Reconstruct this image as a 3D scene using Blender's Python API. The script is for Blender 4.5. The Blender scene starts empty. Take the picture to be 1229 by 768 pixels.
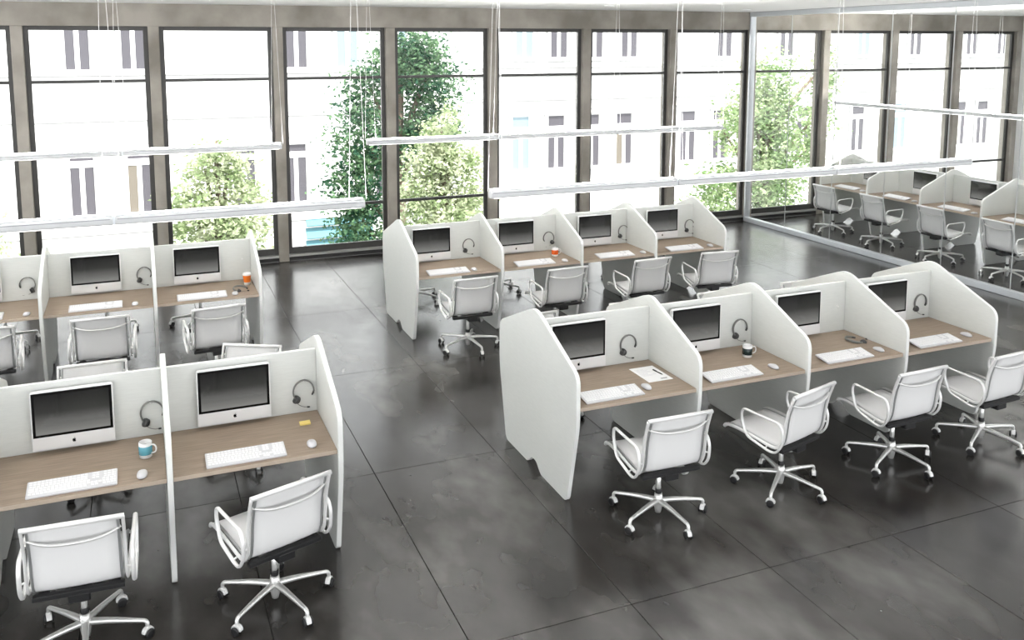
import bpy, bmesh, math, random
from mathutils import Vector, Matrix
random.seed(7)
PI = math.pi
scene = bpy.context.scene
COL = scene.collection
U = 3.25                                   # camera height in metres; plan numbers below are in units of it

# ------------------------------------------------------------------ camera
cam_data = bpy.data.cameras.new('camera')
cam = bpy.data.objects.new('camera', cam_data)
COL.objects.link(cam)
yaw, pitch, roll = math.radians(21.7654), math.radians(7.1290), math.radians(-0.1)
fwd = Vector((math.sin(yaw)*math.cos(pitch), math.cos(yaw)*math.cos(pitch), -math.sin(pitch)))
rgt = Vector((math.cos(yaw), -math.sin(yaw), 0))
upv = rgt.cross(fwd)
r2 = rgt*math.cos(roll) + upv*math.sin(roll)
u2 = -rgt*math.sin(roll) + upv*math.cos(roll)
mat = Matrix((r2, u2, -fwd)).transposed().to_4x4()
mat.translation = (0, 0, U)
cam.matrix_world = mat
cam_data.sensor_width = 36.0
cam_data.lens = 36.0*1068.42/1229
cam_data.shift_x = (614.5-590.84)/1229
cam_data.shift_y = (187.95-384)/1229
cam_data.clip_end = 400
scene.camera = cam

# ------------------------------------------------------------------ sky, sun, exposure
world = bpy.data.worlds.new('overcast_sky'); scene.world = world
world.use_nodes = True
bg = world.node_tree.nodes['Background']
bg.inputs[0].default_value = (0.97, 0.985, 1.0, 1)
bg.inputs[1].default_value = 1.0
sun_data = bpy.data.lights.new('sun', 'SUN')
sun_data.energy = 3.0; sun_data.angle = math.radians(3); sun_data.color = (1, 0.97, 0.93)
sun = bpy.data.objects.new('sun', sun_data); COL.objects.link(sun)
sun.rotation_euler = (math.radians(32), 0, math.radians(20))      # high, from behind the office, on to the facades opposite
sun.location = (0, -10, 30)
scene.view_settings.view_transform = 'Standard'
scene.view_settings.look = 'None'
scene.view_settings.exposure = 1.65
scene.view_settings.gamma = 1.0
scene.view_settings.use_curve_mapping = False
LAMP_EMISSION = 3.0
UPLIGHT_EMISSION = 75.0

# ------------------------------------------------------------------ materials
MATS = {}
def material(name, color, rough=0.5, metal=0.0, spec=0.5, coat=0.0, emit=0.0):
    m = bpy.data.materials.new(name); m.use_nodes = True
    b = m.node_tree.nodes['Principled BSDF']
    b.inputs['Base Color'].default_value = (*color, 1)
    b.inputs['Roughness'].default_value = rough
    b.inputs['Metallic'].default_value = metal
    b.inputs['Specular IOR Level'].default_value = spec
    b.inputs['Coat Weight'].default_value = coat
    if emit:
        b.inputs['Emission Color'].default_value = (*color, 1)
        b.inputs['Emission Strength'].default_value = emit
    MATS[name] = m
    return m
def nodes_of(m): return m.node_tree.nodes, m.node_tree.links, m.node_tree.nodes['Principled BSDF']
def noise_color(m, c1, c2, scale, detail=4, lo=0.35, hi=0.65, coord='Object', stretch=(1,1,1), bump=0.0, rough=None):
    n, l, b = nodes_of(m)
    tc = n.new('ShaderNodeTexCoord'); mp = n.new('ShaderNodeMapping')
    mp.inputs['Scale'].default_value = stretch
    if coord == 'World':
        g = n.new('ShaderNodeNewGeometry'); l.new(g.outputs['Position'], mp.inputs['Vector'])
    else:
        l.new(tc.outputs[coord], mp.inputs['Vector'])
    t = n.new('ShaderNodeTexNoise'); t.inputs['Scale'].default_value = scale; t.inputs['Detail'].default_value = detail
    l.new(mp.outputs['Vector'], t.inputs['Vector'])
    r = n.new('ShaderNodeValToRGB')
    r.color_ramp.elements[0].position = lo; r.color_ramp.elements[0].color = (*c1, 1)
    r.color_ramp.elements[1].position = hi; r.color_ramp.elements[1].color = (*c2, 1)
    l.new(t.outputs['Fac'], r.inputs['Fac']); l.new(r.outputs['Color'], b.inputs['Base Color'])
    if rough:
        q = n.new('ShaderNodeMapRange'); q.inputs['From Min'].default_value = lo; q.inputs['From Max'].default_value = hi
        q.inputs['To Min'].default_value = rough[0]; q.inputs['To Max'].default_value = rough[1]
        l.new(t.outputs['Fac'], q.inputs['Value']); l.new(q.outputs['Result'], b.inputs['Roughness'])
    if bump:
        u = n.new('ShaderNodeBump'); u.inputs['Strength'].default_value = bump; u.inputs['Distance'].default_value = 0.01
        l.new(t.outputs['Fac'], u.inputs['Height']); l.new(u.outputs['Normal'], b.inputs['Normal'])
    return m

material('panel', (0.66, 0.675, 0.65), 0.45)
noise_color(MATS['panel'], (0.65, 0.665, 0.64), (0.68, 0.695, 0.67), 3, stretch=(4, 4, 40))
material('panel_edge', (0.80, 0.81, 0.79), 0.4)
wood = material('desk_wood', (0.3, 0.22, 0.16), 0.5)
noise_color(wood, (0.225, 0.17, 0.125), (0.33, 0.255, 0.19), 3.0, detail=7, lo=0.3, hi=0.7, stretch=(1.5, 26, 26))
material('wood_edge', (0.46, 0.38, 0.30), 0.5)
material('white_fabric', (0.86, 0.86, 0.86), 0.7, spec=0.3)
material('white_metal', (0.83, 0.83, 0.82), 0.3, metal=0.25)
material('aluminium', (0.78, 0.78, 0.765), 0.28, metal=0.65)
material('rail_aluminium', (0.42, 0.43, 0.43), 0.3, metal=0.6)
material('dark_plastic', (0.012, 0.012, 0.013), 0.4)
material('dark_grey', (0.05, 0.05, 0.05), 0.45)
material('mid_grey', (0.18, 0.18, 0.17), 0.45)
material('computer_shell', (0.80, 0.80, 0.80), 0.35, metal=0.1)
material('bezel_black', (0.004, 0.004, 0.004), 0.2, spec=0.15)
material('keyboard_white', (0.60, 0.60, 0.62), 0.4)
material('key_white', (0.82, 0.82, 0.83), 0.45)
material('ceramic_white', (0.85, 0.85, 0.85), 0.15)
material('glaze_blue', (0.11, 0.36, 0.45), 0.2)
material('glaze_orange', (0.85, 0.13, 0.015), 0.2)
material('glaze_black', (0.012, 0.025, 0.025), 0.2)
material('coffee', (0.03, 0.015, 0.008), 0.1)
material('paper_white', (0.88, 0.88, 0.88), 0.8)
material('print_grey', (0.5, 0.5, 0.55), 0.8)
material('print_black', (0.03, 0.03, 0.03), 0.8)
material('note_yellow', (0.85, 0.68, 0.22), 0.8)
material('cup_orange', (0.88, 0.20, 0.01), 0.5)
material('lid_white', (0.86, 0.85, 0.84), 0.4)
material('frame_dark', (0.055, 0.053, 0.05), 0.4)
material('sill_metal', (0.45, 0.45, 0.44), 0.35, metal=0.5)
material('base_dark', (0.03, 0.03, 0.03), 0.5)
material('ceiling_white', (0.91, 0.91, 0.905), 0.9)
material('wall_white', (0.90, 0.90, 0.90), 0.8)
material('rail_metal', (0.66, 0.69, 0.72), 0.35, metal=0.35)
material('lamp_shell', (0.56, 0.57, 0.58), 0.4)
material('lamp_slot', (0.30, 0.31, 0.33), 0.5)
material('lamp_glow', (1.0, 0.98, 0.95), 0.5, emit=LAMP_EMISSION)
material('uplight_glow', (1.0, 0.985, 0.96), 0.5, emit=UPLIGHT_EMISSION)
material('cable_white', (0.8, 0.8, 0.8), 0.5)
material('joint_clear', (0.55, 0.57, 0.57), 0.4)
material('street_ground', (0.42, 0.42, 0.40), 0.9)
material('facade_white', (0.84, 0.84, 0.83), 0.9)
noise_color(MATS['facade_white'], (0.80, 0.80, 0.79), (0.86, 0.86, 0.85), 0.5, coord='World')
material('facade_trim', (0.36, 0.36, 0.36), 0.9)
material('facade_pane', (0.085, 0.08, 0.092), 0.3, spec=0.3)
material('facade_curtain', (0.15, 0.13, 0.105), 0.6)
material('facade_pale_blue', (0.20, 0.27, 0.31), 0.6)
material('awning_turquoise', (0.10, 0.24, 0.28), 0.7)
material('bark', (0.16, 0.12, 0.09), 0.9)
material('slab_dark', (0.02, 0.02, 0.02), 0.8)
def leaf_material(name, c1, c2):
    m = material(name, c1, 0.6, spec=0.2)
    noise_color(m, c1, c2, 2.2, detail=3, coord='World', lo=0.4, hi=0.6)
    n, l, b = nodes_of(m)
    tr = n.new('ShaderNodeBsdfTranslucent'); mx = n.new('ShaderNodeMixShader'); mx.inputs[0].default_value = 0.3
    ramp = [k for k in n if k.bl_idname == 'ShaderNodeValToRGB'][0]
    l.new(ramp.outputs['Color'], tr.inputs['Color'])
    l.new(b.outputs[0], mx.inputs[1]); l.new(tr.outputs[0], mx.inputs[2])
    l.new(mx.outputs[0], n['Material Output'].inputs['Surface'])
leaf_material('leaf_pale', (0.27, 0.35, 0.17), (0.56, 0.59, 0.42))
leaf_material('leaf_mid', (0.16, 0.26, 0.10), (0.44, 0.52, 0.30))
leaf_material('leaf_dark', (0.02, 0.075, 0.04), (0.14, 0.24, 0.12))

def glass_material(name, tint, gloss):
    m = bpy.data.materials.new(name); m.use_nodes = True
    n, l = m.node_tree.nodes, m.node_tree.links
    n.remove(n['Principled BSDF'])
    t = n.new('ShaderNodeBsdfTransparent'); t.inputs[0].default_value = (*tint, 1)
    g = n.new('ShaderNodeBsdfGlossy'); g.inputs['Roughness'].default_value = 0.0
    f = n.new('ShaderNodeFresnel'); f.inputs['IOR'].default_value = gloss
    mx = n.new('ShaderNodeMixShader')
    l.new(f.outputs[0], mx.inputs[0]); l.new(t.outputs[0], mx.inputs[1]); l.new(g.outputs[0], mx.inputs[2])
    l.new(mx.outputs[0], n['Material Output'].inputs['Surface'])
    MATS[name] = m
glass_material('window_glass', (0.97, 0.98, 0.98), 1.2)
glass_material('partition_glass', (0.985, 0.99, 0.99), 1.16)

def mesh_fabric():                          # open net of the sling: a little light passes through
    m = material('sling_net', (0.84, 0.84, 0.84), 0.65, spec=0.3)
    n, l, b = nodes_of(m)
    t = n.new('ShaderNodeBsdfTransparent'); mx = n.new('ShaderNodeMixShader'); mx.inputs[0].default_value = 0.18
    l.new(b.outputs[0], mx.inputs[1]); l.new(t.outputs[0], mx.inputs[2])
    l.new(mx.outputs[0], n['Material Output'].inputs['Surface'])
mesh_fabric()

def concrete():
    m = material('pier_concrete', (0.3, 0.28, 0.25), 0.85)
    noise_color(m, (0.235, 0.215, 0.185), (0.42, 0.39, 0.345), 1.6, detail=8, coord='World', lo=0.33, hi=0.68, bump=0.15)
concrete()

def floor_concrete():                       # dark polished concrete, cloudy, worn patches of different gloss
    m = material('floor_concrete', (0.05, 0.05, 0.05), 0.2)
    n, l, b = nodes_of(m)
    g = n.new('ShaderNodeNewGeometry')
    mp = n.new('ShaderNodeMapping'); mp.inputs['Rotation'].default_value = (0, 0, 0.5); mp.inputs['Scale'].default_value = (0.8, 0.45, 1)
    l.new(g.outputs['Position'], mp.inputs['Vector'])
    t1 = n.new('ShaderNodeTexNoise'); t1.inputs['Scale'].default_value = 0.9; t1.inputs['Detail'].default_value = 4; t1.inputs['Roughness'].default_value = 0.55
    t2 = n.new('ShaderNodeTexNoise'); t2.inputs['Scale'].default_value = 5; t2.inputs['Detail'].default_value = 3
    l.new(mp.outputs['Vector'], t1.inputs['Vector']); l.new(mp.outputs['Vector'], t2.inputs['Vector'])
    ad = n.new('ShaderNodeMix'); ad.data_type = 'FLOAT'; ad.inputs['Factor'].default_value = 0.22
    l.new(t1.outputs['Fac'], ad.inputs['A']); l.new(t2.outputs['Fac'], ad.inputs['B'])
    r = n.new('ShaderNodeValToRGB')
    r.color_ramp.elements[0].position = 0.38; r.color_ramp.elements[0].color = (0.020, 0.018, 0.017, 1)
    r.color_ramp.elements[1].position = 0.63; r.color_ramp.elements[1].color = (0.120, 0.116, 0.108, 1)
    e = r.color_ramp.elements.new(0.5); e.color = (0.042, 0.039, 0.036, 1)
    l.new(ad.outputs['Result'], r.inputs['Fac'])
    oi = n.new('ShaderNodeObjectInfo')
    mr = n.new('ShaderNodeMapRange'); mr.inputs['To Min'].default_value = 0.85; mr.inputs['To Max'].default_value = 1.15
    l.new(oi.outputs['Random'], mr.inputs['Value'])
    vm = n.new('ShaderNodeVectorMath'); vm.operation = 'SCALE'
    l.new(r.outputs['Color'], vm.inputs[0]); l.new(mr.outputs['Result'], vm.inputs['Scale'])
    l.new(vm.outputs['Vector'], b.inputs['Base Color'])
    q = n.new('ShaderNodeMapRange'); q.inputs['From Min'].default_value = 0.35; q.inputs['From Max'].default_value = 0.65
    q.inputs['To Min'].default_value = 0.19; q.inputs['To Max'].default_value = 0.25
    l.new(ad.outputs['Result'], q.inputs['Value']); l.new(q.outputs['Result'], b.inputs['Roughness'])
    q2 = n.new('ShaderNodeMapRange'); q2.inputs['From Min'].default_value = 0.36; q2.inputs['From Max'].default_value = 0.64
    q2.inputs['To Min'].default_value = 0.34; q2.inputs['To Max'].default_value = 0.68
    t3 = n.new('ShaderNodeTexNoise'); t3.inputs['Scale'].default_value = 1.5; t3.inputs['Detail'].default_value = 5; t3.inputs['Roughness'].default_value = 0.6
    l.new(mp.outputs['Vector'], t3.inputs['Vector']); l.new(t3.outputs['Fac'], q2.inputs['Value'])
    l.new(q2.outputs['Result'], b.inputs['Specular IOR Level'])
    b.inputs['IOR'].default_value = 1.52
floor_concrete()

def screen_gradient():                       # same emission ramp on every display: black fading to grey towards the bottom
    m = material('screen_gradient', (0.004, 0.004, 0.004), 0.08, spec=0.25)
    n, l, b = nodes_of(m)
    tc = n.new('ShaderNodeTexCoord'); sp = n.new('ShaderNodeSeparateXYZ')
    l.new(tc.outputs['Object'], sp.inputs[0])
    mr = n.new('ShaderNodeMapRange'); mr.inputs['From Min'].default_value = -0.085; mr.inputs['From Max'].default_value = 0.165
    mr.inputs['To Min'].default_value = 1; mr.inputs['To Max'].default_value = 0
    l.new(sp.outputs['Z'], mr.inputs['Value'])
    r = n.new('ShaderNodeValToRGB')
    r.color_ramp.elements[0].position = 0.0; r.color_ramp.elements[0].color = (0.004, 0.004, 0.004, 1)
    r.color_ramp.elements[1].position = 1.0; r.color_ramp.elements[1].color = (0.17, 0.17, 0.162, 1)
    e = r.color_ramp.elements.new(0.45); e.color = (0.025, 0.025, 0.023, 1)
    l.new(mr.outputs['Result'], r.inputs['Fac'])
    l.new(r.outputs['Color'], b.inputs['Emission Color'])
    b.inputs['Emission Strength'].default_value = 0.42
screen_gradient()

# ------------------------------------------------------------------ mesh builder
class MB:
    def __init__(s): s.v = []; s.f = []; s.sm = []
    def add(s, vs, fs, smooth=False):
        o = len(s.v); s.v += [tuple(p) for p in vs]; s.f += [tuple(i+o for i in f) for f in fs]; s.sm += [smooth]*len(fs)
        return s
    def box(s, x0, x1, y0, y1, z0, z1):
        return s.add([(x0,y0,z0),(x1,y0,z0),(x1,y1,z0),(x0,y1,z0),(x0,y0,z1),(x1,y0,z1),(x1,y1,z1),(x0,y1,z1)],
                     [(0,3,2,1),(4,5,6,7),(0,1,5,4),(1,2,6,5),(2,3,7,6),(3,0,4,7)])
    def prism(s, poly, axis, a, b, smooth=False):           # 2-D outline pushed along one axis
        n = len(poly)
        def P(p, t):
            return {'x': (t, p[0], p[1]), 'y': (p[0], t, p[1]), 'z': (p[0], p[1], t)}[axis]
        vs = [P(p, a) for p in poly] + [P(p, b) for p in poly]
        fs = [tuple(range(n))[::-1], tuple(range(n, 2*n))] + [(i, (i+1) % n, n+(i+1) % n, n+i) for i in range(n)]
        return s.add(vs, fs, smooth)
    def lathe(s, prof, n=20, c=(0,0,0), axis='z', smooth=True, cap=True):
        vs = []; fs = []
        for r, z in prof:
            for k in range(n):
                a = 2*PI*k/n; x, y = r*math.cos(a), r*math.sin(a)
                p = {'z': (x, y, z), 'x': (z, x, y), 'y': (y, z, x)}[axis]
                vs.append((p[0]+c[0], p[1]+c[1], p[2]+c[2]))
        for i in range(len(prof)-1):
            for k in range(n):
                fs.append((i*n+k, i*n+(k+1) % n, (i+1)*n+(k+1) % n, (i+1)*n+k))
        s.add(vs, fs, smooth)
        if cap:
            o = len(s.v)-len(vs); m = len(prof)-1
            if prof[0][0] > 1e-5: s.f.append(tuple(o+k for k in range(n))[::-1]); s.sm.append(False)
            if prof[-1][0] > 1e-5: s.f.append(tuple(o+m*n+k for k in range(n))); s.sm.append(False)
        return s
    def tube(s, path, ru, rv=None, n=8, closed=False, side=None):
        # swept ellipse: ru across 'side', rv square to it; ru and rv may be lists
        P = [Vector(p) for p in path]; N = len(P); vs = []; fs = []
        prev = None
        for i, p in enumerate(P):
            a = P[i-1] if (i > 0 or closed) else P[i]
            b = P[(i+1) % N] if (i < N-1 or closed) else P[i]
            t = (b-a).normalized()
            if side is not None: u = Vector(side)
            elif prev is not None: u = prev
            else: u = Vector((1,0,0)) if abs(t.x) < 0.8 else Vector((0,0,1))
            u = (u - t*u.dot(t)).normalized(); prev = u; w = t.cross(u)
            A = ru[i] if isinstance(ru, (list, tuple)) else ru
            B = A if rv is None else (rv[i] if isinstance(rv, (list, tuple)) else rv)
            for k in range(n):
                q = 2*PI*k/n
                vs.append(p + u*A*math.cos(q) + w*B*math.sin(q))
        R = N if closed else N-1
        for i in range(R):
            j = (i+1) % N
            for k in range(n):
                fs.append((i*n+k, i*n+(k+1) % n, j*n+(k+1) % n, j*n+k))
        s.add(vs, fs, True)
        if not closed:
            o = len(s.v)-len(vs)
            s.f.append(tuple(o+k for k in range(n))[::-1]); s.sm.append(False)
            s.f.append(tuple(o+(N-1)*n+k for k in range(n))); s.sm.append(False)
        return s
    def mesh(s, name, m, bevel=0.0, segs=1):
        me = bpy.data.meshes.new(name)
        me.from_pydata(s.v, [], s.f)
        me.polygons.foreach_set('use_smooth', s.sm)
        bm = bmesh.new(); bm.from_mesh(me)
        bmesh.ops.recalc_face_normals(bm, faces=bm.faces)
        if bevel:
            ed = [e for e in bm.edges if len(e.link_faces) == 2 and e.calc_face_angle(0) > 0.6]
            bmesh.ops.bevel(bm, geom=ed, offset=bevel, segments=segs, affect='EDGES', profile=0.5)
        bm.to_mesh(me); bm.free()
        me.materials.append(MATS[m])
        return me
    def build(s, name, m, parent=None, bevel=0.0, segs=1, loc=None):
        return link(name, s.mesh(name, m, bevel, segs), parent, loc)
def edge_faces(me, m, axis):                 # the narrow faces of a board get the edge banding
    me.materials.append(MATS[m])
    for p in me.polygons:
        if abs(p.normal[axis]) < 0.5: p.material_index = 1
    return me
def link(name, me, parent=None, loc=None, rot=None):
    o = bpy.data.objects.new(name, me); COL.objects.link(o)
    if parent: o.parent = parent
    if loc: o.location = loc
    if rot: o.rotation_euler = rot
    return o
def tag(o, label=None, cat=None, group=None, kind=None):
    if label: o['label'] = label
    if cat: o['category'] = cat
    if group: o['group'] = group
    if kind: o['kind'] = kind
    return o
def thing(name, label, cat, loc=(0,0,0), rz=0, group=None):
    o = link(name, None, None, loc, (0,0,rz)); o.empty_display_size = 0.1
    return tag(o, label, cat, group)
KIDS = {}
def copy_tree(o, parent=None):
    c = o.copy(); COL.objects.link(c)
    if parent: c.parent = parent
    for ch in list(o.children): copy_tree(ch, c)
    return c
def smooth_path(pts, it=2, closed=False):                   # corner cutting
    for _ in range(it):
        q = []; n = len(pts)
        if not closed: q.append(pts[0])
        for i in range(n if closed else n-1):
            a, b = Vector(pts[i]), Vector(pts[(i+1) % n])
            q += [a.lerp(b, .25), a.lerp(b, .75)]
        if not closed: q.append(pts[-1])
        pts = q
    return pts
def round_poly(poly, radii, seg=5):
    out = []; n = len(poly)
    for i, p in enumerate(poly):
        r = radii[i]
        if not r: out.append(tuple(p)); continue
        p = Vector(p); a = Vector(poly[i-1])-p; b = Vector(poly[(i+1) % n])-p
        r = min(r, a.length*.48, b.length*.48)
        A = p+a.normalized()*r; B = p+b.normalized()*r
        for k in range(seg+1):
            t = k/seg; out.append(tuple(A*(1-t)**2 + p*2*t*(1-t) + B*t*t))
    return out

# ================================================================== THE SETTING
X_LEFT, X_RIGHT, Y_NEAR, Y_WALL, Z_CEIL = -2.2*U, 5.345*U, -0.9*U, 4.125*U, 1.180*U
Y_FRAME = 4.150*U
slab = MB().box(X_LEFT, X_RIGHT, Y_NEAR, 4.2*U, -0.20, -0.03).build('floor', 'slab_dark'); tag(slab, kind='structure')
# floor tiles: long polished concrete slabs, each one a piece of the floor
xs = [0.4785*U + 0.3065*U*k for k in range(-9, 17)]; xs = [x for x in xs if X_LEFT < x < X_RIGHT]; xs = [X_LEFT]+xs+[X_RIGHT]
ys = [1.293*U + 0.656*U*k for k in range(-3, 5)]; ys = [y for y in ys if Y_NEAR < y < Y_WALL]; ys = [Y_NEAR]+ys+[Y_WALL+0.02]
tile_cache = {}
for i in range(len(xs)-1):
    for j in range(len(ys)-1):
        w, d = round(xs[i+1]-xs[i], 3), round(ys[j+1]-ys[j], 3)
        if (w, d) not in tile_cache:
            g = 0.0022
            tile_cache[(w, d)] = MB().box(-w/2+g, w/2-g, -d/2+g, d/2-g, -0.03, 0).mesh('floor_tile', 'floor_concrete', 0.0015)
        link('floor_tile', tile_cache[(w, d)], slab, ((xs[i]+xs[i+1])/2, (ys[j]+ys[j+1])/2, 0))
ceiling = MB().box(X_LEFT, X_RIGHT, Y_NEAR, 4.25*U, Z_CEIL, Z_CEIL+0.25).build('ceiling', 'ceiling_white'); tag(ceiling, kind='structure')
wall_right = MB().box(X_RIGHT, X_RIGHT+0.2, 1.2*U, 4.25*U, 0, Z_CEIL).build('wall_right', 'wall_white'); tag(wall_right, kind='structure')
# window wall: a concrete beam on piers, dark steel windows between them
PITCH, WIN_W = 0.5243*U, 0.4790*U
WIN_L = [-0.4213*U + PITCH*k for k in range(-3, 11)]
Z_HEAD = 1.0835*U
wall_back = MB().box(X_LEFT, X_RIGHT, Y_WALL, 4.21*U, Z_HEAD, Z_CEIL).build('wall_back', 'pier_concrete'); tag(wall_back, kind='structure')
pier_mesh = MB().box(-(PITCH-WIN_W)/2, (PITCH-WIN_W)/2, Y_WALL, 4.21*U, 0, Z_HEAD).mesh('pier', 'pier_concrete', 0.006)
for x in WIN_L + [WIN_L[-1]+PITCH]:
    link('pier', pier_mesh, wall_back, (x-(PITCH-WIN_W)/2, 0, 0))
MB().box(X_LEFT, WIN_L[0]-(PITCH-WIN_W), Y_WALL, 4.21*U, 0, Z_HEAD).build('pier', 'pier_concrete', wall_back)
F = 0.0195*U                                # jamb width
yf0, yf1 = Y_FRAME, Y_FRAME+0.05
win_parts = {
    'jamb': [MB().box(0, F, yf0, yf1, 0.018*U, Z_HEAD).mesh('jamb', 'frame_dark', 0.004), MB().box(WIN_W-F, WIN_W, yf0, yf1, 0.018*U, Z_HEAD).mesh('jamb', 'frame_dark', 0.004)],
    'head_rail': [MB().box(F, WIN_W-F, yf0, yf1, 1.0655*U, Z_HEAD).mesh('head_rail', 'frame_dark', 0.004)],
    'bottom_rail': [MB().box(F, WIN_W-F, yf0, yf1, 0.030*U, 0.060*U).mesh('bottom_rail', 'frame_dark', 0.004)],
    'transom': [MB().box(F, WIN_W-F, yf0, yf1, 0.8435*U, 0.8565*U).mesh('transom', 'frame_dark', 0.004), MB().box(F, WIN_W-F, yf0, yf1, 0.2400*U, 0.2535*U).mesh('transom', 'frame_dark', 0.004)],
    'pane': [MB().box(F, WIN_W-F, yf0+0.02, yf0+0.028, a*U, b*U).mesh('pane', 'window_glass') for a, b in ((0.060, 0.240), (0.2535, 0.8435), (0.8565, 1.0655))],
    'sill': [MB().box(0, WIN_W, Y_WALL+0.02, yf1, 0.019*U, 0.030*U).mesh('sill', 'sill_metal', 0.003)],
    'sill_base': [MB().box(0, WIN_W, Y_WALL+0.04, yf1, 0, 0.019*U).mesh('sill_base', 'base_dark')],
}
for k, x in enumerate(WIN_L):
    w = link('window_%d' % (k+1), None, None, (x, 0, 0)); w['kind'] = 'structure'; w.empty_display_size = 0.2
    for nm, ms in win_parts.items():
        for me in ms: link(nm, me, w)

# glass partition between the hall and the room on the right
XP = 3.205*U
part = thing('glass_partition', 'clear frameless glass partition with grey metal rails beside the right hand room', 'partition', (XP, 0, 0))
MB().box(-0.045, 0.045, 0.9*U, Y_WALL-0.005, 0.001, 0.085).build('bottom_rail', 'rail_metal', part, 0.006)
MB().box(-0.045, 0.045, 0.9*U, Y_WALL-0.005, Z_CEIL-0.085, Z_CEIL-0.002).build('top_rail', 'rail_metal', part, 0.006)
MB().box(-0.04, 0.075, Y_WALL-0.045, Y_WALL-0.004, 0.001, Z_CEIL-0.003).build('wall_post', 'rail_metal', part, 0.005)
yj = [4.112] + [3.79-0.335*k for k in range(0, 9)]
pane_me = {}
for a, b in zip(yj[:-1], yj[1:]):
    w = round((a-b)*U-0.008, 3)
    if w not in pane_me: pane_me[w] = MB().box(-0.005, 0.005, -w/2, w/2, 0.085, Z_CEIL-0.085).mesh('glass_pane', 'partition_glass')
    link('glass_pane', pane_me[w], part, (0, (a+b)/2*U, 0))
jm = MB().box(-0.006, 0.006, -0.004, 0.004, 0.085, Z_CEIL-0.085).mesh('joint_strip', 'joint_clear')
for y in yj[1:]: link('joint_strip', jm, part, (0, y*U, 0))

# ================================================================== BENCHES
def bench(name_label, loc, rz, n, pitch):
    t = thing('workstation_bench', name_label, 'workstation', loc, rz, None)
    H = U
    half = [(0.172, 0), (0.2163, 0.19), (0.2163, 0.302), (0, 0.394)]
    poly = [(-0.172, 0), (-0.2163, 0.19), (-0.2163, 0.302), (0, 0.394), (0.2163, 0.302), (0.2163, 0.19), (0.172, 0),
            (0.040, 0), (0.026, 0.010), (0.012, 0.022), (-0.012, 0.022), (-0.026, 0.010), (-0.040, 0)]
    rad = [.016, .03, .024, .03, .024, .03, .016, .008, 0, .008, .008, 0, .008]
    poly = round_poly([(a*H, b*H) for a, b in poly], [r*H for r in rad])
    poly = [(a, max(b, 0.001)) for a, b in poly]
    th = 0.0165
    if not MATS.get('_side'): MATS['_side'] = edge_faces(MB().prism(poly, 'x', -th, th).mesh('side_panel', 'panel', 0.003), 'panel_edge', 0)
    for k in range(n+1): link('side_panel', MATS['_side'], t, (k*pitch, 0, 0))
    w = pitch-2*th-0.002
    sp = MB().box(-w/2, w/2, -0.015, 0.015, 0.195*H, 0.3635*H).mesh('spine_panel', 'panel', 0.003)
    dt = MB().box(-w/2, w/2, -0.209*H, -0.017, 0.2195*H, 0.2285*H).mesh('desktop', 'desk_wood', 0.002)
    edge_faces(dt, 'wood_edge', 2)
    for k in range(n):
        x = (k+0.5)*pitch
        link('spine_panel', sp, t, (x, 0, 0))
        link('desktop', dt, t, (x, 0, 0)); link('desktop', dt, t, (x, 0, 0), (0, 0, PI))
    return t
BAY = 0.3085*U
Y_A, Y_B = 1.834*U, 3.000*U
RX, LX = 0.8425*U, 0.332*U
bench('long white double sided workstation bench with wooden desks, front right of the hall', (RX, Y_A, 0), 0, 4, BAY)
bench('long white double sided workstation bench with wooden desks, rear right near the windows', (RX, Y_B, 0), 0, 4, BAY)
bench('long white double sided workstation bench with wooden desks, front left with blue mug', (LX-4*BAY, Y_A, 0), 0, 4, BAY)
bench('long white double sided workstation bench with wooden desks, rear left with orange paper cup', (LX-4*BAY, Y_B, 0), 0, 4, BAY)
GP = 0.340*U
bench('white double sided workstation bench with wooden desks, inside the glass walled room', (3.735*U, 3.88*U, 0), -PI/2, 4, GP)
DESK = 0.2285*U

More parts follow.
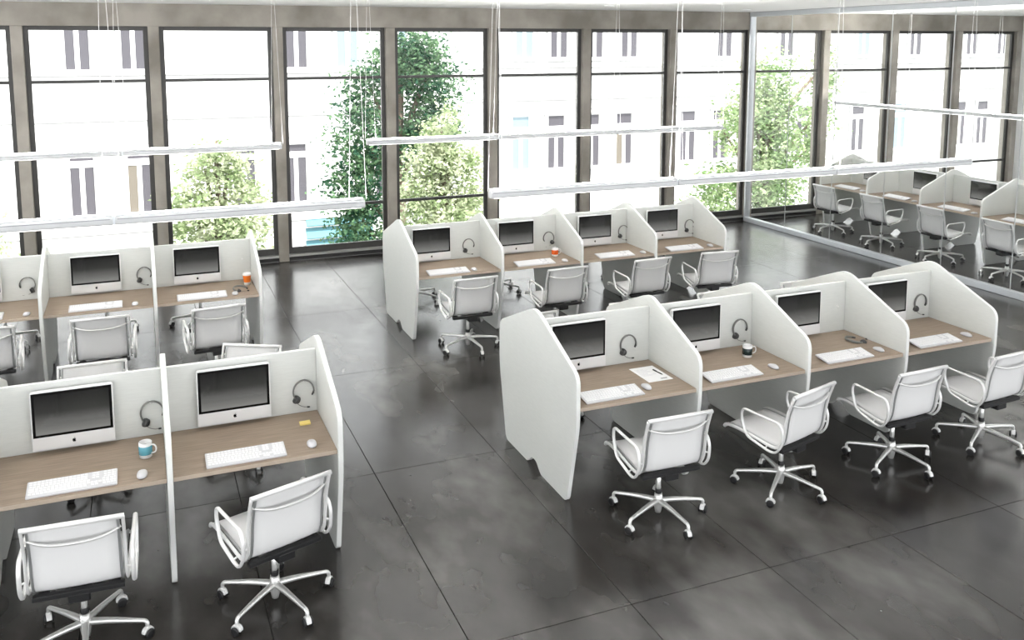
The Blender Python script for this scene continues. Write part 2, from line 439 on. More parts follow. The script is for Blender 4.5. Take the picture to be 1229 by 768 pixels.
# ================================================================== CHAIRS
def make_chair():
    t = thing('swivel_chair', 'chair', 'chair')
    prof = [(.335,.418),(.325,.436),(.29,.447),(.20,.444),(.08,.430),(-.03,.414),(-.10,.408),(-.145,.425),(-.172,.468),(-.184,.53),(-.190,.60),(-.203,.68),(-.225,.755),(-.250,.822)]
    P = smooth_path([(0, a, b) for a, b in prof], 1)
    for sx in (-1, 1):
        x = 0.240*sx
        MB().tube([(x, p[1], p[2]) for p in P], 0.009, 0.013, 8, side=(1,0,0)).build('side_rail', 'white_metal', t)
        MB().tube([(x-0.026*sx, p[1], p[2]) for p in P], 0.0085, 0.008, 8, side=(1,0,0)).build('sling_rail', 'rail_aluminium', t)
    ci = min(range(len(P)), key=lambda i: abs(P[i][1]+.145)+abs(P[i][2]-.425))
    def sling(pts):
        vs = []; fs = []; xsn = [-.208, -.14, -.07, 0, .07, .14, .208]
        L = len(pts)
        for off in (0.003, -0.003):
            for i, p in enumerate(pts):
                a = Vector(pts[max(i-1, 0)]); b = Vector(pts[min(i+1, L-1)]); tt = (b-a).normalized(); nn = Vector((0, -tt.z, tt.y))
                for x in xsn: vs.append((x, p[1]+nn.y*off, p[2]+nn.z*off - 0.006*(1-(x/.208)**2)))
        W = len(xsn)
        for s_ in (0, 1):
            for i in range(L-1):
                for k in range(W-1):
                    o = s_*L*W; f = (o+i*W+k, o+i*W+k+1, o+(i+1)*W+k+1, o+(i+1)*W+k); fs.append(f if s_ else f[::-1])
        for i in range(L-1):
            for k in (0, W-1): fs.append((i*W+k, (i+1)*W+k, L*W+(i+1)*W+k, L*W+i*W+k))
        for k in range(W-1):
            for i in (0, L-1): fs.append((i*W+k, i*W+k+1, L*W+i*W+k+1, L*W+i*W+k))
        return MB().add(vs, fs, True)
    sling(P[:ci+1]).build('seat', 'sling_net', t)
    sling(P[ci:]).build('backrest', 'sling_net', t)
    MB().tube([(-.246, -.252, .824), (.246, -.252, .824)], .014, n=10).build('top_roll', 'white_metal', t)
    MB().tube([(-.240, .335, .418), (.240, .335, .418)], .009, n=10).build('front_roll', 'white_metal', t)
    sp = smooth_path([(-.225, -.222, .756), (-.17, -.245, .735), (-.08, -.262, .722), (.08, -.262, .722), (.17, -.245, .735), (.225, -.222, .756)], 2)
    MB().tube(sp, .008, n=8).build('back_stretcher', 'aluminium', t)
    loop = [(.150,.630), (-.165,.617), (-.196,.56), (-.190,.455), (-.135,.388), (-.08,.386), (.110,.432), (.160,.56)]
    for sx in (-1, 1):
        x = 0.272*sx
        lp = round_poly(loop, [.03, .035, .05, .05, .04, .04, .04, .05], 5)
        m = MB().tube([(x, a, b) for a, b in lp], 0.012, 0.008, 8, closed=True, side=(1,0,0))
        for (a, b) in ((-.188, .50), (-.05, .392)): m.tube([(x, a, b), (x-.04*sx, a+.006, b+.015)], .006, n=6)
        m.build('armrest', 'white_metal', t)
    MB().box(-.225, .225, -.168, -.128, .376, .404).box(-.20, -.15, -.14, .02, .375, .400).box(.15, .20, -.14, .02, .375, .400).build('tilt_bar', 'dark_plastic', t, .004)
    MB().box(-.055, .055, -.172, .07, .335, .388).build('tilt_housing', 'dark_plastic', t, .008)
    MB().tube([(.05, -.03, .352), (.17, -.05, .350), (.215, -.055, .350)], [.004, .004, .007], n=6).build('lever', 'dark_plastic', t)
    MB().lathe([(.017, .14), (.017, .34)], 14).build('column', 'aluminium', t)
    MB().lathe([(.021, .172), (.0225, .176), (.0225, .200), (.021, .204)], 14).build('column_ring', 'dark_plastic', t)
    MB().lathe([(.010, .028), (.020, .032), (.026, .06), (.031, .10), (.030, .14), (.026, .172)], 16).build('base_hub', 'aluminium', t)
    hood = MB().lathe([(.011, .058), (.011, .088)], 10)
    hp = []
    for k in range(9):
        a = PI*k/8; hp.append((.030*math.cos(a), .030+.031*math.sin(a)))
    hood.prism([(a*1.1, b*1.04) for a, b in hp], 'y', -.014, .014)
    hood = hood.mesh('caster_hood', 'white_metal', .002)
    wheel = MB()
    for y0 in (-.027, .015): wheel.lathe([(.018, y0), (.026, y0+.002), (.0275, y0+.006), (.026, y0+.010), (.018, y0+.012)], 16, (0, 0, .0278), axis='y')
    wheel = wheel.mesh('wheel', 'dark_plastic')
    path = smooth_path([(.015,0,.118), (.12,0,.118), (.285,0,.102), (.322,0,.098), (.326,0,.070)], 2)
    rr = [.022-.010*min(1, Vector(p).x/.30) for p in path]
    legm = MB().tube(path, rr, [r*.9 for r in rr], 10, side=(0,1,0)).mesh('base_leg', 'aluminium')
    for k in range(5):
        a = math.radians(-12+72*k)
        lg = link('base_leg', legm, t, None, (0, 0, a))
        ca = (0.9, 2.3, -0.5, 1.6, 2.9)[k]
        link('caster_hood', hood, lg, (.326, 0, 0), (0, 0, ca)); link('wheel', wheel, lg, (.326, 0, 0), (0, 0, ca))
    return t
chair0 = make_chair(); chair_used = [False]
def put_chair(x, y, heading, label, group):
    c = chair0 if not chair_used[0] else copy_tree(chair0)
    chair_used[0] = True
    c.location = (x, y, 0); c.rotation_euler = (0, 0, math.radians(heading)); tag(c, label, 'chair', group)
K = U/3.15
ORD4 = ['leftmost', 'second', 'third', 'rightmost']
for i, (x, y, h) in enumerate([(3.13, 4.84, -1), (4.16, 4.856, 15), (5.20, 4.856, 2), (6.14, 4.86, 4)]):
    put_chair(x*K, y*K, h, 'white mesh swivel chair at the %s desk of the front right bench' % ORD4[i], 'chairs along the front right bench')
for i, (x, y, h) in enumerate([(3.11, 8.49, 1), (4.16, 8.51, 1), (5.21, 8.52, 2), (6.13, 8.52, -6)]):
    put_chair(x*K, y*K, h, 'white mesh swivel chair at the %s desk of the rear right bench' % ORD4[i], 'chairs along the rear right bench')
for x, y, h, w in [(0.60, 4.85, 18.5, 'turned chair at right desk'), (-0.385, 4.88, -3, 'chair at left desk')]:
    put_chair(x*K, y*K, h, 'white mesh swivel %s of the front left bench, %s' % (w, 'with sticky notes' if x > 0 else 'with blue mug'), 'chairs along the front left bench')
for x, y, h, w in [(0.58, 8.43, 5, 'first'), (-0.378, 8.48, -2, 'second'), (-1.30, 8.50, 3, 'third')]:
    put_chair(x*K, y*K, h, 'white mesh swivel chair at the %s desk from right end of rear left bench' % w, 'chairs along the rear left bench')
for x, y, h, w in [(0.64, 6.80, 152, 'nearest the aisle'), (-0.40, 6.80, 180, 'second from the aisle'), (-1.36, 6.69, 184, 'at the left picture edge')]:
    put_chair(x*K, y*K, h, 'white mesh swivel chair behind the front left bench, %s' % w, 'chairs on the far side of the front left bench')
for i, (x, h) in enumerate([(3.16, 183), (4.14, 176), (5.10, 182), (6.08, 179)]):
    put_chair(x*K, 6.68*K, h, 'white mesh swivel chair behind the front right bench, %s from its aisle end' % ['first', 'second', 'third', 'fourth'][i], 'chairs on the far side of the front right bench')
for i, (x, h) in enumerate([(3.10, 178), (4.18, 186), (5.16, 181), (6.10, 178)]):
    put_chair(x*K, 10.36*K, h, 'white mesh swivel chair between windows and rear right bench, %s from the left' % ['first', 'second', 'third', 'fourth'][i], 'chairs on the window side of the rear right bench')
for i, (x, h) in enumerate([(0.56, 183), (-0.42, 178), (-1.40, 181)]):
    put_chair(x*K, 10.36*K, h, 'white mesh swivel chair between windows and rear left bench, %s from its right end' % ['first', 'second', 'third'][i], 'chairs on the window side of the rear left bench')
for i, (y, h) in enumerate([(3.69, -88), (3.355, -91), (3.00, -92), (2.655, -92)]):
    put_chair(3.445*U, y*U, h, 'white mesh swivel chair in the glass room, %s from the windows' % ['first', 'second', 'third', 'fourth'][i], 'chairs in the glass walled room')

# ================================================================== DESK THINGS
def logo_mesh(s):
    out = [(0, .62), (.14, .70), (.34, .74), (.56, .66), (.70, .50), (.55, .36), (.48, .14), (.54, -.10), (.74, -.26), (.60, -.58), (.42, -.82), (.28, -.88), (.10, -.80), (0, -.77),
           (-.10, -.80), (-.28, -.88), (-.46, -.80), (-.66, -.50), (-.78, -.12), (-.78, .20), (-.68, .50), (-.48, .68), (-.26, .73), (-.10, .66)]
    leaf = [(0, .82), (.16, .86), (.34, 1.06), (.36, 1.30), (.18, 1.24), (.02, 1.06)]
    m = MB()
    m.prism([(a*s, b*s) for a, b in out], 'y', -.0008, .0); m.prism([(a*s, b*s) for a, b in leaf], 'y', -.0008, .0)
    return m
def make_computer():                        # origin: centre of the wall mount; faces -y
    t = thing('desktop_computer', 'computer', 'computer')
    w, z0, z1 = 0.235, -0.189, 0.189
    poly = round_poly([(-w, z0), (w, z0), (w, z1), (-w, z1)], [.008, .008, .016, .016], 4)
    MB().prism(poly, 'y', -.032, 0).build('shell', 'computer_shell', t, .004, 2)
    MB().box(-.06, .06, 0, .027, -.06, .06).build('wall_mount', 'dark_grey', t, .003)
    MB().box(-w+.008, w-.008, -.0335, -.030, z0+.086, z1-.009).build('bezel', 'bezel_black', t, .001)
    MB().box(-w+.024, w-.024, -.0345, -.033, z0+.102, z1-.024).build('display', 'screen_gradient', t)
    lg = logo_mesh(.0135).build('logo', 'bezel_black', t); lg.location = (0, -.0321, z0+.043)
    return t
computer0 = make_computer()
def make_keyboard():
    t = thing('keyboard', 'keyboard', 'keyboard')
    MB().box(-.21, .21, .045, .06, -.016, .001).build('tilt_foot', 'mid_grey', t)
    MB().prism(round_poly([(-.237, -.078), (.237, -.078), (.237, .078), (-.237, .078)], [.008]*4, 3), 'z', 0, .010).build('keyboard_base', 'keyboard_white', t, .002)
    m = MB(); rows = [(.061, .012), (.039, .017), (.017, .017), (-.005, .017), (-.027, .017), (-.049, .017)]
    for ri, (y, d) in enumerate(rows):
        x = -.226
        while x < .226:
            wd = .017
            if ri == 5 and -.14 < x < -.05: wd = .095
            if ri in (3, 4) and x < -.2: wd = .030
            e = min(x+wd, .228)
            if not (.075 < x < .083 or .136 < x < .144) and not (ri in (3,) and .083 < x < .136):
                m.box(x, e, y-d/2, y+d/2, .0095, .0125)
            x += wd+.0035
    tag(m.build('keys', 'key_white', t), kind='stuff')
    return t
keyboard0 = make_keyboard()
def make_mouse():
    m = MB(); n = 20; L = 7; vs = []; fs = []
    for i in range(L):
        a = (i/(L-1))*PI/2*0.98
        for k in range(n):
            q = 2*PI*k/n; c, s_ = math.cos(q), math.sin(q)
            rx = .030*abs(c)**.8*(1 if c > 0 else -1); ry = .056*abs(s_)**.9*(1 if s_ > 0 else -1)
            vs.append((rx*math.cos(a)**.7, ry*math.cos(a)**.7, .004+.024*math.sin(a)*(1-.25*max(0, ry/.056))))
    for i in range(L-1):
        for k in range(n): fs.append((i*n+k, i*n+(k+1) % n, (i+1)*n+(k+1) % n, (i+1)*n+k))
    fs.append(tuple((L-1)*n+k for k in range(n))); fs.append(tuple(range(n))[::-1])
    m.add(vs, fs, True)
    t = thing('computer_mouse', 'mouse', 'mouse')
    m.build('mouse_shell', 'keyboard_white', t)
    MB().prism([(.0265*math.cos(2*PI*k/16), .052*math.sin(2*PI*k/16)) for k in range(16)], 'z', 0, .0045).build('mouse_base', 'mid_grey', t)
    return t
mouse0 = make_mouse()
def make_headset():                         # hangs in the xz plane, origin at the top of the band
    t = thing('headset', 'headset', 'headset')
    R = .070
    arc = [(R*math.sin(math.radians(a)), 0, -R*1.12+R*1.12*math.cos(math.radians(a))) for a in range(-128, 115, 9)]
    MB().tube(arc, .011, .0055, 8, side=(0,1,0)).build('headband', 'mid_grey', t)
    ex, ez = arc[0][0]+.004, arc[0][2]
    cup = MB().lathe([(.015, -.013), (.027, -.011), (.029, 0), (.027, .010), (.015, .012)], 14, axis='x'); cup.build('ear_cup', 'dark_grey', t, loc=(ex, 0, ez-.004)).rotation_euler = (0, .5, .35)
    cu = MB().lathe([(.010, .010), (.024, .011), (.025, .018), (.019, .023), (.007, .023)], 14, axis='x'); cu.build('ear_cushion', 'dark_plastic', t, loc=(ex, 0, ez-.004)).rotation_euler = (0, .5, .35)
    bp = smooth_path([(ex, -.004, ez-.015), (ex+.012, -.010, ez-.040), (ex+.050, -.018, ez-.058), (ex+.075, -.018, ez-.060)], 2)
    MB().tube(bp, .0022, n=6).build('microphone_boom', 'mid_grey', t)
    MB().tube([(ex+.070, -.018, ez-.060), (ex+.088, -.018, ez-.062)], .0055, n=8).build('microphone', 'dark_plastic', t)
    e = arc[-1]
    MB().tube([(e[0]+.004, 0, e[2]+.022), (e[0]-.002, 0, e[2]+.004), (e[0]-.010, 0, e[2]-.010)], .010, .006, 8, side=(0,1,0)).build('temple_pad', 'dark_grey', t)
    return t
headset0 = make_headset()
used = set(); KB = []
def put(proto, loc, rz, label, group):
    c = proto if proto.name not in used else copy_tree(proto)
    used.add(proto.name)
    c.location = loc; c.rotation_euler = (0, 0, rz); tag(c, label, None, group)
    return c
hook_me = MB().tube([(0, -.014, -.004), (0, -.030, -.004), (0, -.034, .004)], .0045, n=8).lathe([(.010, -.018), (.011, -.015)], 12, axis='y').mesh('headset_hook', 'white_metal')
hooks_parent = {}
for o in COL.objects:
    if o.name.startswith('workstation_bench'): hooks_parent[(round(o.location.x, 2), round(o.location.y, 2))] = o
def station(yc, xc, bench_name, where, mon_dx=-.066, kb=(-.075, -.655), ms=(.30, -.60), hook=True, hook_dx=.385, head=True, loc=None, rot=0, turn=0.0, bench_obj=None, mirror=False):
    # yc, xc: spine line and bay centre; the offsets are metres in the bay's own frame (x along the bench, -y towards the sitter)
    cr, sr = math.cos(rot), math.sin(rot)
    def P(dx, dy, z): return (xc+dx*cr-dy*sr, yc+dx*sr+dy*cr, z)
    put(computer0, P(mon_dx, -.043, .9585), rot, 'silver framed black screen computer on the spine, %s' % where, 'wall mounted computers on the %s' % bench_name)
    KB.append(None); KB[-1] = put(keyboard0, P(kb[0], kb[1], DESK+.0115), rot+math.radians(turn), 'flat white full size keyboard on %s' % where, 'keyboards on the %s' % bench_name)
    kbo = KB[-1]; kbo.rotation_euler = (math.radians(8.5), 0, rot+math.radians(turn))
    put(mouse0, P(ms[0], ms[1], DESK), rot+math.radians(turn-4), 'white oval computer mouse on %s' % where, 'mice on the %s' % bench_name)
    if hook:
        h = link('headset_hook', hook_me, bench_obj)
        h.location = (Matrix.Rotation(-bench_obj.rotation_euler.z, 4, 'Z') @ (Vector(P(hook_dx, 0, .966))-bench_obj.location))
    if head:
        c = put(headset0, P(hook_dx, -.028, .972), rot+(PI if head == 'flip' else 0), 'grey one ear headset hanging on the spine, %s' % where, 'headsets hanging on the %s' % bench_name)
        c.rotation_euler = (0, math.radians(random.uniform(-8, 8)), rot + (PI if head == 'flip' else 0))
def bench_at(x, y): return hooks_parent[(round(x, 2), round(y, 2))]
bRA, bRB, bLA, bLB = bench_at(RX, Y_A), bench_at(RX, Y_B), bench_at(LX-4*BAY, Y_A), bench_at(LX-4*BAY, Y_B)
bG = bench_at(3.735*U, 3.88*U)
# per desk, in metres from the bay centre and spine: computer, keyboard, mouse, hook, headset hangs there
RA = [(-.175, (-.165, -.565), (.151, -.525), .284, True), (-.109, (-.12, -.565), (.290, -.540), .350, True), (-.075, (-.032, -.575), (.354, -.545), .395, False), (-.093, (-.062, -.575), (.345, -.540), .365, True)]
for i in range(4):
    mon, kb, ms, hk, hd = RA[i]
    station(Y_A, RX+(i+.5)*BAY, 'front right bench', '%s desk of the front right bench' % ORD4[i], mon, kb, ms, True, hk, hd, bench_obj=bRA)
RB = [(-.137, (-.115, -.595), (.195, -.59), .328, True), (-.069, (-.060, -.590), (.323, -.600), .383, 'flip'), (.002, (-.010, -.595), (.385, -.585), .430, True), (-.018, (-.035, -.600), (.356, -.582), .415, True)]
for i in range(4):
    mon, kb, ms, hk, hd = RB[i]
    station(Y_B, RX+(i+.5)*BAY, 'rear right bench', '%s desk of the rear right bench' % ORD4[i], mon, kb, ms, True, hk, hd, bench_obj=bRB)
LA = [(-.070, (-.058, -.575), (.348, -.550), .392, True, 'desk with sticky notes, front left bench'), (-.037, (-.021, -.575), (.350, -.583), .412, True, 'desk with blue mug, front left bench')]
for i, (mon, kb, ms, hk, hd, w) in enumerate(LA):
    station(Y_A, LX-(i+.5)*BAY, 'front left bench', w, mon, kb, ms, True, hk, hd, bench_obj=bLA)
LB = [(-.069, (-.061, -.590), (.259, -.585), .396, False, 'right end desk of the rear left bench'), (-.044, (-.035, -.590), (.315, -.600), .410, True, 'second desk from right, rear left bench'), (-.128, (-.060, -.590), (.371, -.580), .340, 'flip', 'leftmost visible desk of the rear left bench')]
for i, (mon, kb, ms, hk, hd, w) in enumerate(LB):
    station(Y_B, LX-(i+.5)*BAY, 'rear left bench', w, mon, kb, ms, True, hk, hd, bench_obj=bLB)
for i in range(4):
    yc = (3.88-.34*(i+.5))*U
    station(yc, 3.735*U, 'bench in the glass room', '%s desk from windows in the glass room' % ['first', 'second', 'third', 'fourth'][i], .06, (-.02, -.58), (.36, -.60), False, .4, False, rot=-PI/2, bench_obj=bG)

# mugs, cup, paper, pen, notes, loose headsets
def mug(label, glaze, x, y, rz, group):
    t = thing('coffee_mug', label, 'mug', (x, y, DESK), rz, group)
    MB().lathe([(0, .001), (.034, 0), (.038, .004), (.039, .095), (.036, .098), (.033, .094), (.031, .010), (0, .008)], 24, cap=False).build('mug_body', 'ceramic_white', t)
    MB().lathe([(.0387, .022), (.0396, .023), (.0400, .074), (.0390, .075)], 24, cap=False).build('glaze_band', glaze, t)
    h = smooth_path([(.037, 0, .080), (.060, 0, .084), (.072, 0, .062), (.066, 0, .035), (.037, 0, .026)], 2)
    MB().tube(h, .0055, .0045, 8, side=(0,1,0)).build('mug_handle', 'ceramic_white', t)
    MB().lathe([(0, .070), (.0325, .070)], 20, cap=False).build('coffee', 'coffee', t)
    return t
mug('white mug with a blue band on the front left desk', 'glaze_blue', LX-1.5*BAY+.373, Y_A-.333, -.5, 'coffee mugs')
mug('white mug with a black band on the second desk, front right', 'glaze_black', RX+1.5*BAY+.255, Y_A-.262, -.3, 'coffee mugs')
mug('white mug with a bright orange band on the rear right bench', 'glaze_orange', RX+1.5*BAY+.329, Y_B-.322, -.3, 'coffee mugs')
t = thing('paper_cup', 'orange takeaway paper cup with white lid on the rear left bench', 'cup', (LX-.5*BAY+.415, Y_B-.262, DESK))
MB().lathe([(0, 0), (.030, 0), (.0335, .030)], 22, cap=False).build('cup_base_band', 'lid_white', t)
MB().lathe([(.0335, .030), (.042, .105)], 22, cap=False).build('cup_sleeve', 'cup_orange', t)
MB().lathe([(.042, .103), (.046, .104), (.046, .110), (.043, .112), (.041, .126), (.037, .128), (.035, .124), (0, .124)], 22, cap=False).build('cup_lid', 'lid_white', t)
t = thing('paper_sheet', 'white printed sheet of paper on the leftmost front right desk', 'paper', (RX+.5*BAY+.328, Y_A-.301, DESK), 0)
MB().box(-.105, .105, -.149, .149, 0, .0012).build('sheet', 'paper_white', t)
m = MB(); random.seed(3)
for k in range(9):
    m.box(-.085, random.uniform(-.02, .06), .10-.016*k, .1025-.016*k, .0012, .0015)
m.build('printed_lines', 'print_grey', t)
m = MB()
for k in range(3): m.box(.02, .075, -.118+.006*k, -.115+.006*k, .0012, .0015)
m.build('printed_mark', 'print_black', t)
t = thing('pen', 'black pen lying on the white paper sheet', 'pen', (RX+.5*BAY+.391, Y_A-.295, DESK+.0056), math.radians(7))
MB().tube([(0, .055, 0), (0, -.050, 0)], .0042, n=8).build('pen_barrel', 'dark_plastic', t)
MB().tube([(0, -.050, 0), (0, -.064, 0)], [.0042, .001], n=8).build('pen_tip', 'dark_grey', t)
MB().box(-.001, .001, .010, .052, .0045, .0065).build('pen_clip', 'dark_grey', t)
t = thing('sticky_notes', 'small pad of yellow sticky notes on the front left desk', 'sticky notes', (LX-.5*BAY+.364, Y_A-.215, DESK), math.radians(-3))
MB().box(-.035, .035, -.025, .025, 0, .008).build('note_pad', 'note_yellow', t)
MB().prism([(-.035, -.0022), (-.035, -.0010), (.035, 0), (.035, .0015)], 'y', -.024, .024).build('top_note', 'note_yellow', t).location = (0, 0, .0105)
def flat_headset(label, x, y, rz):
    c = copy_tree(headset0); tag(c, label, 'headset', 'headsets lying on desks')
    c.location = (x, y, DESK+.022); c.rotation_euler = (math.radians(-80), 0, rz)
    return c
flat_headset('dark headset lying on the third desk of the front right bench', RX+2.5*BAY+.275, Y_A-.259, 1.2)
flat_headset('dark headset lying beside the orange cup, rear left bench', LX-.5*BAY+.297, Y_B-.368, .4)

# ================================================================== PENDANT LAMPS
def pendant(label, loc, rz, segs, step):
    t = thing('pendant_lamp', label, 'lamp', loc, rz, 'linear pendant lamps')
    h = 0.0165*U; w = .034
    sec = [(-w, .010), (-w*.72, 0), (w*.72, 0), (w, .010), (w, h-.012), (w*.6, h), (-w*.6, h), (-w, h-.012)]
    hs = MB().prism(sec, 'x', .006, step-.006).mesh('housing', 'lamp_shell', .002)
    sl = MB().box(.02, step-.02, -w-.001, -w+.002, h-.017, h-.012).mesh('side_slot', 'lamp_slot')
    df = MB().box(.03, step-.03, -.018, .018, -.002, .001).mesh('diffuser', 'lamp_glow')
    lip = MB().box(.01, step-.01, -.024, -.021, h, h+.012).box(.01, step-.01, .021, .024, h, h+.012).mesh('top_lip', 'lamp_shell')
    up = MB().box(.02, step-.02, -.018, .018, h, h+.001).mesh('uplight', 'uplight_glow')
    jn = MB().box(-.010, .010, -.022, .022, .004, h+.004).mesh('joint_connector', 'rail_metal', .002)
    for k in range(segs):
        link('housing', hs, t, (k*step, 0, 0)); link('side_slot', sl, t, (k*step, 0, 0)); link('diffuser', df, t, (k*step, 0, 0)); link('top_lip', lip, t, (k*step, 0, 0)); link('uplight', up, t, (k*step, 0, 0))
    for k in range(1, segs): link('joint_connector', jn, t, (k*step, 0, 0))
    top = Z_CEIL-loc[2]
    for k in range(segs+1):
        x = k*step + (.05 if k == 0 else (-.05 if k == segs else 0))
        s_ = .06
        MB().tube([(x-s_, 0, h), (x-.012, 0, top-.02)], .0016, n=5).build('suspension_cable', 'cable_white', t)
        MB().tube([(x+s_, 0, h), (x+.012, 0, top-.02)], .0016, n=5).build('suspension_cable', 'cable_white', t)
        MB().lathe([(.045, top-.002), (.045, top-.016), (.02, top-.026), (0, top-.026)], 16, (x, 0, 0)).build('ceiling_rose', 'ceiling_white', t)
        if k == 1: MB().tube([(x+.02, 0, h), (x+.025, .004, top*.5), (x+.02, 0, top-.02)], .0028, n=6).build('power_cord', 'cable_white', t)
ZP = 0.6590*U; ST = 0.4920*U
pendant('white linear pendant lamp hanging over the front right bench', (.7245*U, Y_A, ZP), 0, 3, ST)
pendant('white linear pendant lamp hanging over the rear right bench', (.7290*U, Y_B, ZP), 0, 3, ST)
pendant('white linear pendant lamp hanging over the front left bench', (.4405*U-3*ST, Y_A, ZP), 0, 3, ST)
pendant('white linear pendant lamp hanging over the rear left bench', (.4430*U-3*ST, Y_B, ZP), 0, 3, ST)
pendant('white linear pendant lamp hanging inside the glass walled room', (3.735*U, 4.044*U, ZP), -PI/2, 4, .525*U)
for i, (x, y, w) in enumerate([(2.02*U, 3.62*U, 'nearer the rear bench lamp'), (2.92*U, 3.80*U, 'close to the glass partition'), (4.05*U, 3.95*U, 'inside the glass room')]):
    t = thing('ceiling_spot', 'small round white recessed ceiling spot, %s' % w, 'ceiling light', (x, y, Z_CEIL), 0, 'ceiling spots')
    MB().lathe([(.075, 0), (.075, -.014), (.055, -.020), (.050, -.012), (0, -.012)], 20, cap=False).build('spot_ring', 'ceiling_white', t)

# ================================================================== OUTSIDE
GZ = -8.5
g = MB().box(-80, 130, 4.5*U, 70, GZ-.3, GZ).build('street_ground', 'street_ground'); tag(g, kind='structure')
YFAC = 16*U
def fz(z8): return U+2*(z8-U)
def facade(label, x0, x1, y, z1, low, lowz, up, upz, cornices):
    t = thing('apartment_building', label, 'building', (x0, y, GZ), 0, 'white buildings across the street')
    def q(x, z): return x-x0, z-GZ
    MB().box(0, x1-x0, 0, 9, 0, z1-GZ).build('facade_wall', 'facade_white', t)
    MB().box(0, x1-x0, -.5, 9.3, z1-GZ, z1-GZ+.5).build('roof_cornice', 'facade_trim', t, .05)
    for z, d in cornices:
        MB().box(0, x1-x0, -d, 0, z-GZ-.14, z-GZ+.14).build('cornice', 'facade_white', t, .04); MB().box(0, x1-x0, -d*.5, 0, z-GZ-.22, z-GZ-.141).build('cornice_shade_strip', 'facade_trim', t)  # solid grey strip under each cornice: its shade line put into the colour
    def window(xc, z0, z1w, tr, glass):
        cx = xc-x0; a, b = z0-GZ, z1w-GZ; hw = .60
        top = b+(tr[1]-tr[0] + (tr[0]-z1w) if tr else 0)
        fr = MB()
        fr.box(cx-hw-.22, cx-hw, -.12, .0, a-.2, top+.15).box(cx+hw, cx+hw+.22, -.12, .0, a-.2, top+.15)
        fr.box(cx-hw-.35, cx+hw+.35, -.22, .0, top+.15, top+.38).box(cx-hw-.3, cx+hw+.3, -.25, 0, a-.22, a)
        fr.box(cx-.12, cx+.12, -.06, 0, a, b)
        if tr: fr.box(cx-hw, cx+hw, -.06, 0, b, b+(tr[0]-z1w))
        f = fr.build('window', 'facade_white', t)
        ol = MB().box(cx-hw-.27, cx-hw-.22, -.13, 0, a-.2, top+.15).box(cx+hw+.22, cx+hw+.27, -.13, 0, a-.2, top+.15).box(cx-hw-.4, cx+hw+.4, -.23, 0, top+.38, top+.44).box(cx-hw-.3, cx+hw+.3, -.2, 0, a-.28, a-.22)
        ol.build('window_moulding', 'facade_trim', f)
        MB().box(cx-hw+.03, cx-.12, -.02, .0, a, b).build('pane', glass, f)
        MB().box(cx+.12, cx+hw-.03, -.02, .0, a, b).build('pane', glass if glass != 'facade_curtain' else 'facade_pane', f)
        if tr: MB().box(cx-hw+.03, cx+hw-.03, -.02, .0, b+(tr[0]-z1w), top).build('pane', 'facade_pane' if glass != 'facade_pale_blue' else glass, f)
    for xc, gl in low: window(xc, *lowz, gl)
    for xc, gl in up: window(xc, *upz, gl)
    return t
P_, C_, B_ = 'facade_pane', 'facade_curtain', 'facade_pale_blue'
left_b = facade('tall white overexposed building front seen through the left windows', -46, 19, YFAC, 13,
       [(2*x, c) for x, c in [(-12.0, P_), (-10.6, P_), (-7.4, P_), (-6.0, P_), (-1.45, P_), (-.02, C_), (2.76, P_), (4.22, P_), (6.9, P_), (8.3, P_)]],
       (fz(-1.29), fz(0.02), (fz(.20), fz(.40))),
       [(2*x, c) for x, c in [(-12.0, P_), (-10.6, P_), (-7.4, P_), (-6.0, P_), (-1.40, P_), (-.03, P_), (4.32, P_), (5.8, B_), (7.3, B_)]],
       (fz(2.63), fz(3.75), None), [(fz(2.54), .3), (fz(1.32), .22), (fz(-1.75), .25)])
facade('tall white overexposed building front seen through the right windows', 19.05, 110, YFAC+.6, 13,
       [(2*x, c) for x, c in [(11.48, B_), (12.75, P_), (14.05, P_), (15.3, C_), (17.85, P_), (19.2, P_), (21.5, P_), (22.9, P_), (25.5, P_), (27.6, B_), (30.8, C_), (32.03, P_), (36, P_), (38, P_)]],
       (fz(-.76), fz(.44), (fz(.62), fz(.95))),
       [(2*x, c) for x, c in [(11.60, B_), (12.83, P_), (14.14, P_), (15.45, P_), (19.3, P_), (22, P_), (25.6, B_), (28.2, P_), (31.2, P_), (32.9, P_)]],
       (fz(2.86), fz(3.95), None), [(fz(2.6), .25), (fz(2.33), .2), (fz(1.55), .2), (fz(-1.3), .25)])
aw = MB(); random.seed(5)
for k in range(3):
    aw.add([(0, 0, -.75*k), (4.0, 0, -.75*k), (4.0, -.35, -.75*k-.55), (0, -.35, -.75*k-.55), (0, .02, -.75*k-.05), (4.0, .02, -.75*k-.05), (4.0, -.32, -.75*k-.60), (0, -.32, -.75*k-.60)],
           [(0,1,2,3), (7,6,5,4), (0,4,5,1), (1,5,6,2), (2,6,7,3), (3,7,4,0)])
a = aw.build('awning', 'awning_turquoise', left_b); a.location = (8.9+46, -.05, fz(-1.72)-GZ); a['label'] = 'turquoise slatted awning'

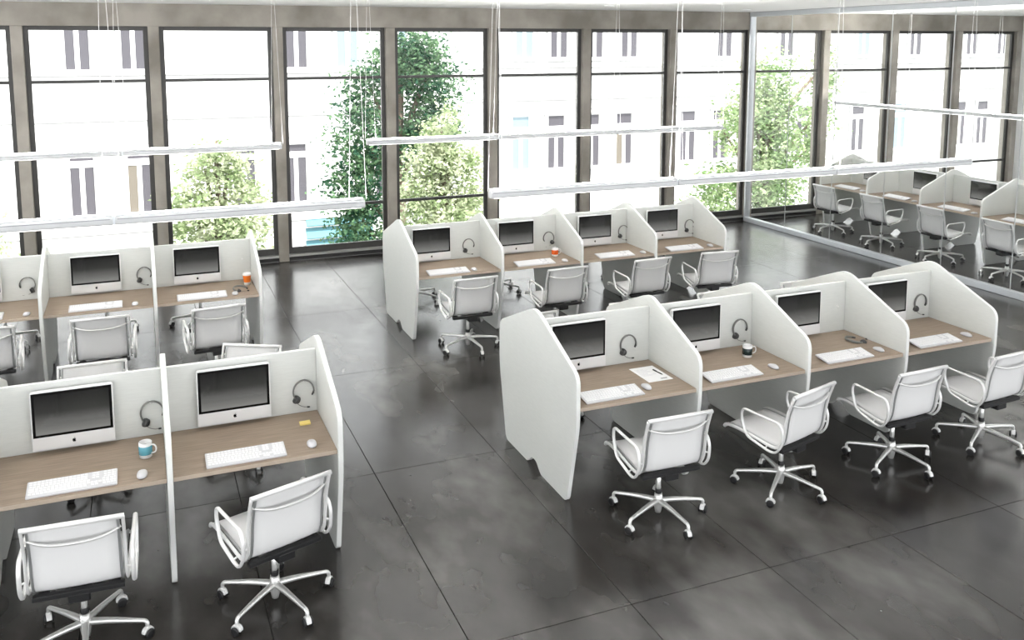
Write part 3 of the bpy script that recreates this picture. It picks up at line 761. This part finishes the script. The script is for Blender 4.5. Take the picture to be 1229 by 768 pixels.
def tree(label, x, y, blobs, leaf, n, size, trunk=.16):
    # blobs: (dx, dz(absolute height), rx, rz) ellipsoid clumps of the crown
    t = thing('street_tree', label, 'tree', (x, y, GZ), random.uniform(0, .3), 'street trees beyond the windows')
    vs = []; fs = []; tot = sum(b[2]*b[2]*b[3] for b in blobs)
    for bx, bz, rx, rz in blobs:
        k = int(n*rx*rx*rz/tot)
        sub = []
        for _ in range(max(6, int(k/55))):
            d = Vector((random.gauss(0, 1), random.gauss(0, 1), random.gauss(0, 1))).normalized()*random.uniform(.45, 1)
            sub.append(Vector((bx+d.x*rx, d.y*rx, bz-GZ+d.z*rz)))
        for _ in range(k):
            c = random.choice(sub)
            r = min(rx, rz)*.34
            p = c+Vector((random.gauss(0, r), random.gauss(0, r), random.gauss(0, r*.8)))
            u = Vector((random.gauss(0, 1), random.gauss(0, 1), random.gauss(0, .6))).normalized()
            w = u.cross(Vector((random.gauss(0, 1), random.gauss(0, 1), random.gauss(0, 1)))).normalized()
            s = size*random.uniform(.6, 1.3); o = len(vs)
            vs += [p-u*s, p-w*s*.5, p+u*s, p+w*s*.5]; fs.append((o, o+1, o+2, o+3))
    f = MB().add(vs, fs).mesh('foliage', leaf)
    tag(link('foliage', f, t), kind='stuff')
    top = max(b[1] for b in blobs)-GZ
    m = MB().tube([(0, 0, 0), (.08, .03, top*.35), (-.05, 0, top*.7), (0, 0, top*.95)], [trunk*1.3, trunk, trunk*.7, trunk*.25], n=8)
    m.build('trunk', 'bark', t)
    br = MB()
    for bx, bz, rx, rz in blobs:
        b0 = max(1.0, (bz-GZ)-rz*1.2)
        br.tube([(0, 0, b0*.9), (bx*.6, .1, (b0+bz-GZ)/2), (bx, 0, bz-GZ+rz*.3)], [trunk*.5, trunk*.3, trunk*.12], n=6)
    br.build('branches', 'bark', t)
tree('pale green young tree outside the third window from the left', 1.65, 6.5*U, [(-.30, .30, .50, .6), (.28, .25, .50, .6), (0, .95, .38, .5), (-.65, -.55, .60, .6), (.65, -.70, .60, .6), (0, -.9, .75, .7), (-.6, -1.7, .6, .6), (.65, -1.9, .6, .6), (0, -2.6, 1.1, .8)], 'leaf_pale', 15000, .07)
tree('tall dark green tree standing behind paler trees outside the centre windows', 7.0, 7.6*U, [(-.9, 1.9, .75, .9), (-1.15, .6, .8, .95), (-1.25, -.7, .85, 1.0), (-1.2, -1.9, .8, .9), (.2, 2.9, 1.0, .8), (1.0, 2.3, .85, .9), (.9, 1.1, .9, .8), (1.45, .5, .5, .9), (0, .4, .8, .8), (-1.0, -3.2, 1.0, .9)], 'leaf_dark', 22000, .075, .22)
tree('rounded pale yellow green tree in front of the dark one', 6.90, 6.3*U, [(-.05, 1.15, .55, .55), (-.25, .55, .62, .5), (.25, .5, .62, .5), (-.5, -.2, .62, .65), (.5, -.3, .62, .65), (0, -1.1, .95, .8), (0, -2.2, 1.0, .8)], 'leaf_pale', 15000, .065)
tree('broad light green tree beside the glass partition', 17.1, 6.5*U, [(0, 2.2, .75, .7), (-.45, 1.3, .7, .7), (.45, 1.1, .7, .7), (.0, .2, .95, .7), (-.4, -.7, .8, .7), (.5, -.8, .8, .7), (-1.6, .6, .42, .8), (-1.75, -.6, .55, .7), (-2.0, -1.6, .7, .6), (2.1, 2.4, .45, .9), (1.9, .9, .5, .7), (1.6, 0, .45, .6), (0, -2.0, 1.2, .8), (.2, -3.0, 1.1, .8)], 'leaf_mid', 24000, .07, .2)
tree('pale green tree at the left edge of the windows', -3.45, 6.5*U, [(0, -.4, .62, .6), (.1, -1.4, .75, .7), (-.5, -1.9, .8, .8), (0, -2.8, .9, .8)], 'leaf_pale', 6500, .07)
tree('low pale sapling outside the second window from the left', -.35, 6.4*U, [(0, -1.75, .12, .22), (-.25, -2.05, .22, .3), (.2, -2.3, .3, .4), (0, -2.8, .4, .5)], 'leaf_pale', 900, .05, .06)
